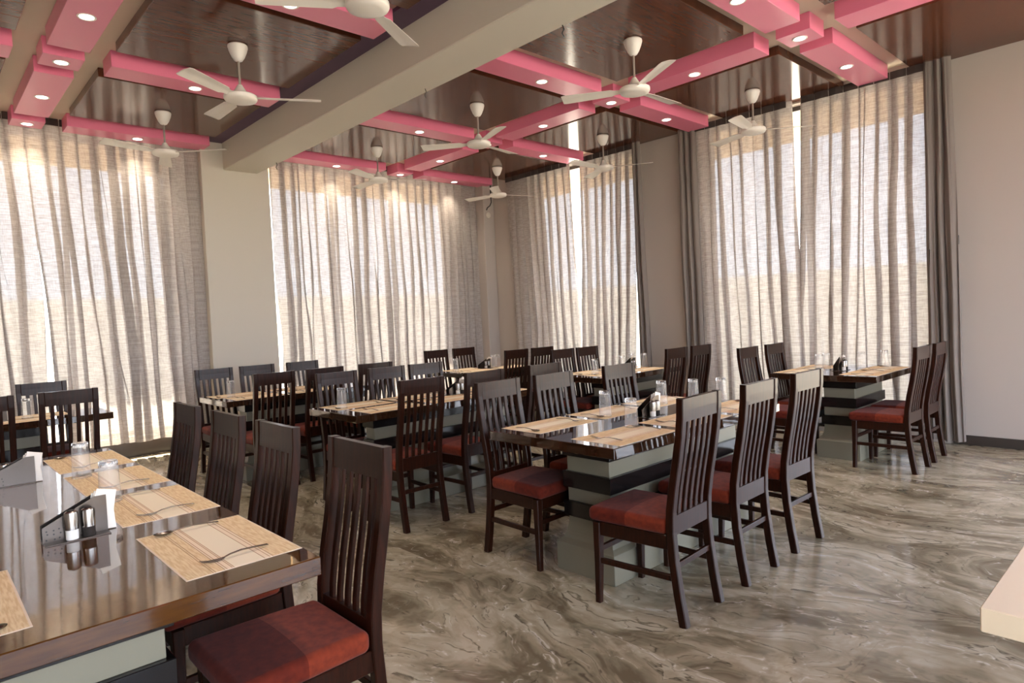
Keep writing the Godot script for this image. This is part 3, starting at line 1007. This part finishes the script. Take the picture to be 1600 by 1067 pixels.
	var hw := 0.165
	var hl := 0.26
	box(mm, Vector3(-hw, 0, -hl), Vector3(hw, 0.0012, hl), 0.0003)
	var pmesh := ST()
	var base_mesh := fin(mm)
	var arr := base_mesh.surface_get_arrays(0)
	var vs: PackedVector3Array = arr[Mesh.ARRAY_VERTEX]
	var uvs := PackedVector2Array()
	for p in vs: uvs.append(Vector2((p.x + hw) / (2.0 * hw), (p.z + hl) / (2.0 * hl)))
	arr[Mesh.ARRAY_TEX_UV] = uvs
	var matmesh := ArrayMesh.new()
	matmesh.add_surface_from_arrays(Mesh.PRIMITIVE_TRIANGLES, arr)
	var fm := fork_mesh()
	var sp := spoon_mesh()
	var gp := glass_proto()
	# x, z, which way the diner sits (0: +x, 90: -z far side, -90: +z near side, 180: -x), words
	var sets := [
		[0.68, -2.14, 0, "nearest the camera along the foreground table"],
		[0.68, -2.84, 0, "second from the camera along the foreground table"],
		[0.68, -3.47, 0, "third from the camera along the foreground table"],
		[0.68, -4.10, 0, "at the far end of the foreground table"],
		[0.015, -2.14, 180, "cut by the photo's left edge, foreground table"],
		[2.84, -2.17, -90, "at the left of the middle table's near side"],
		[3.44, -2.17, -90, "in the middle of the middle table's near side"],
		[4.05, -2.17, -90, "at the right of the middle table's near side"],
		[2.86, -2.75, 90, "at the left of the middle table's far side"],
		[3.45, -2.75, 90, "in the middle of the middle table's far side"],
		[4.04, -2.75, 90, "at the right of the middle table's far side"],
		[2.75, -4.40, -90, "left on the second table's near side"],
		[3.35, -4.40, -90, "middle on the second table's near side"],
		[3.90, -4.40, -90, "right on the second table's near side"],
		[2.70, -4.80, 90, "left on the second table's far side"],
		[3.27, -4.80, 90, "middle on the second table's far side"],
		[3.84, -4.80, 90, "right on the second table's far side"],
		[2.5, -6.38, -90, "left near side, cream pier's table"],
		[3.1, -6.38, -90, "right near side, cream pier's table"],
		[2.45, -6.75, 90, "left far side, cream pier's table"],
		[3.05, -6.75, 90, "right far side, cream pier's table"],
		[0.6, -6.68, -90, "on the near side of the left curtain table"],
		[0.75, -6.9, 90, "on the far side of the left curtain table"],
		[5.55, -4.40, -90, "left near side, beige pier's table"],
		[6.15, -4.40, -90, "right near side, beige pier's table"],
		[5.6, -4.78, 90, "left far side, beige pier's table"],
		[6.2, -4.78, 90, "right far side, beige pier's table"],
		[5.3, -6.38, -90, "left on the near side of the far corner table"],
		[5.9, -6.38, -90, "right on the near side of the far corner table"],
		[5.35, -6.69, 90, "left on the far side of the far corner table"],
		[6.48, -2.15, -90, "left on the near side of the right window table"],
		[6.96, -2.15, -90, "right on the near side of the right window table"],
		[6.46, -2.76, 90, "left on the far side of the right window table"],
		[6.96, -2.76, 90, "right on the far side of the right window table"]]
	for s in sets:
		var tr := deg_to_rad(s[2])
		var at := Vector3(s[0], YT, s[1])
		var o := obj("placemat", matmesh, m.mat)
		o.position = at; o.rotation.y = tr
		if s[0] > 6.3: o.scale.z = 0.88
		tag(o, "tan striped paper placemat " + s[3], "placemat", "tan paper placemats")
		var zoff := 0.165 if s[0] < 6.3 else 0.14
		var fk := obj("fork", fm, m.steel)
		fk.position = at + Vector3(0.0, 0.0012, zoff).rotated(Vector3.UP, tr); fk.rotation.y = tr + 0.06
		tag(fk, "steel fork on the placemat " + s[3], "fork", "steel forks")
		var so := obj("spoon", sp, m.steel)
		so.position = at + Vector3(-0.02, 0.0012, -zoff - 0.055).rotated(Vector3.UP, tr); so.rotation.y = tr - 0.05
		tag(so, "steel spoon by the placemat " + s[3], "spoon", "steel spoons")
	var glasses := [
		[0.57, -3.03, "standing nearest the camera on the foreground table"],
		[0.58, -3.67, "standing second from the camera on the foreground table"],
		[3.06, -2.29, "left of the middle table's napkin holder, near side"],
		[3.28, -2.66, "toward the far side of the middle table, left one"],
		[3.92, -2.66, "behind the middle table's napkin holder"],
		[4.11, -2.52, "on the middle table, over the left chair back"],
		[4.25, -2.38, "on the middle table, beside the middle chair back"],
		[2.52, -4.72, "at the left end of the second table"],
		[3.28, -4.58, "in the middle of the second table"],
		[3.44, -4.62, "right of middle on the second table"],
		[4.0, -4.6, "at the right end of the second table"],
		[2.32, -6.58, "at the left end of the table before the cream pier"],
		[2.95, -6.56, "at the right part of the table before the cream pier"],
		[0.72, -6.8, "in the middle of the left curtain table"],
		[0.30, -6.78, "on the left curtain table near the photo's left edge"],
		[5.5, -4.58, "left on the table before the beige pier"],
		[6.01, -4.60, "second from left on the table before the beige pier"],
		[6.33, -4.70, "third from left on the table before the beige pier"],
		[6.38, -4.56, "rightmost on the table before the beige pier"],
		[5.10, -6.53, "left on the far corner table"],
		[5.72, -6.5, "middle on the far corner table"],
		[5.82, -6.54, "right on the far corner table"],
		[6.53, -2.60, "left one on the right window table"],
		[6.69, -2.59, "second from left on the right window table"],
		[6.93, -2.35, "third from left, right of the holder on the right window table"],
		[7.15, -2.21, "rightmost on the right window table"]]
	for i in glasses.size():
		var g = glasses[i]
		var lab: String = "clear upturned drinking glass " + g[2]
		if i == 0:
			gp.position = Vector3(g[0], YT + 0.0013, g[1]); tag(gp, lab, "glass", "upturned drinking glasses")
		else:
			dup(gp, Vector3(g[0], YT + 0.0013, g[1]), i * 0.7, lab, "upturned drinking glasses")
	caddy(Vector3(0.39, YT, -2.60), "nearest the camera on the foreground table")
	caddy(Vector3(0.325, YT, -3.78), "at the photo's left edge, foreground table", true, -1.0)
	caddy(Vector3(3.44, YT, -2.42), "in the middle of the middle table")
	caddy(Vector3(3.6, YT, -4.6), "in the middle of the second table", false)
	caddy(Vector3(3.2, YT, -6.56), "on the table before the cream pier", false)
	caddy(Vector3(0.5, YT, -6.8), "on the left curtain table", false)
	caddy(Vector3(6.16, YT, -4.59), "on the table before the beige pier", false)
	caddy(Vector3(5.6, YT, -6.53), "on the far corner table", false)
	caddy(Vector3(6.66, YT, -2.44), "on the right window table", false)

	# ------------------------------------------------ counter at the lower right
	var ct := thing("side_counter", "pale peach topped counter table at the lower right edge", "counter", Vector3(1.38, 0, -0.28))
	obj("countertop", bx(Vector3(0, 0.855, 0), Vector3(1.6, 0.9, 0.75), 0.002), m.counter, ct)
	obj("pedestal", bx(Vector3(0.7, 0, 0.2), Vector3(1.4, 0.855, 0.55), 0.004), m.counter_edge, ct)

	# ------------------------------------------------ outside
	struct("ground_outside", bx(Vector3(-90, -0.6, -90), Vector3(90, -0.26, 90)), m.ground)
	var bk := ST()
	var prism := func(p: Array) -> void:
		var c := Vector3.ZERO
		for q in p: c += q / 6.0
		face(bk, [p[0], p[1], p[2], p[3]], c); face(bk, [p[2], p[3], p[4], p[5]], c); face(bk, [p[0], p[1], p[5], p[4]], c)
		face(bk, [p[0], p[3], p[4]], c); face(bk, [p[1], p[2], p[5]], c)
	# gently rising land: foot line, then back line low, then crest
	prism.call([Vector3(-70, -0.27, -22), Vector3(60, -0.27, -22), Vector3(60, -0.27, -64), Vector3(-70, -0.27, -64), Vector3(-70, 4.4, -62), Vector3(60, 4.4, -62)])
	prism.call([Vector3(22, -0.27, -60), Vector3(22, -0.27, 60), Vector3(64, -0.27, 60), Vector3(64, -0.27, -60), Vector3(62, 4.4, -60), Vector3(62, 4.4, 60)])
	struct("ground_bank", fin(bk), m.ground)
	var ov := ST()
	box(ov, Vector3(XL - 2.0, 3.74, ZB - T - 1.6), Vector3(XR + T + 1.6, 3.95, ZB - T))
	box(ov, Vector3(XR + T, 3.74, ZB - T), Vector3(XR + T + 1.6, 3.95, 8.0))
	struct("trim_3", fin(ov), m.soffit)
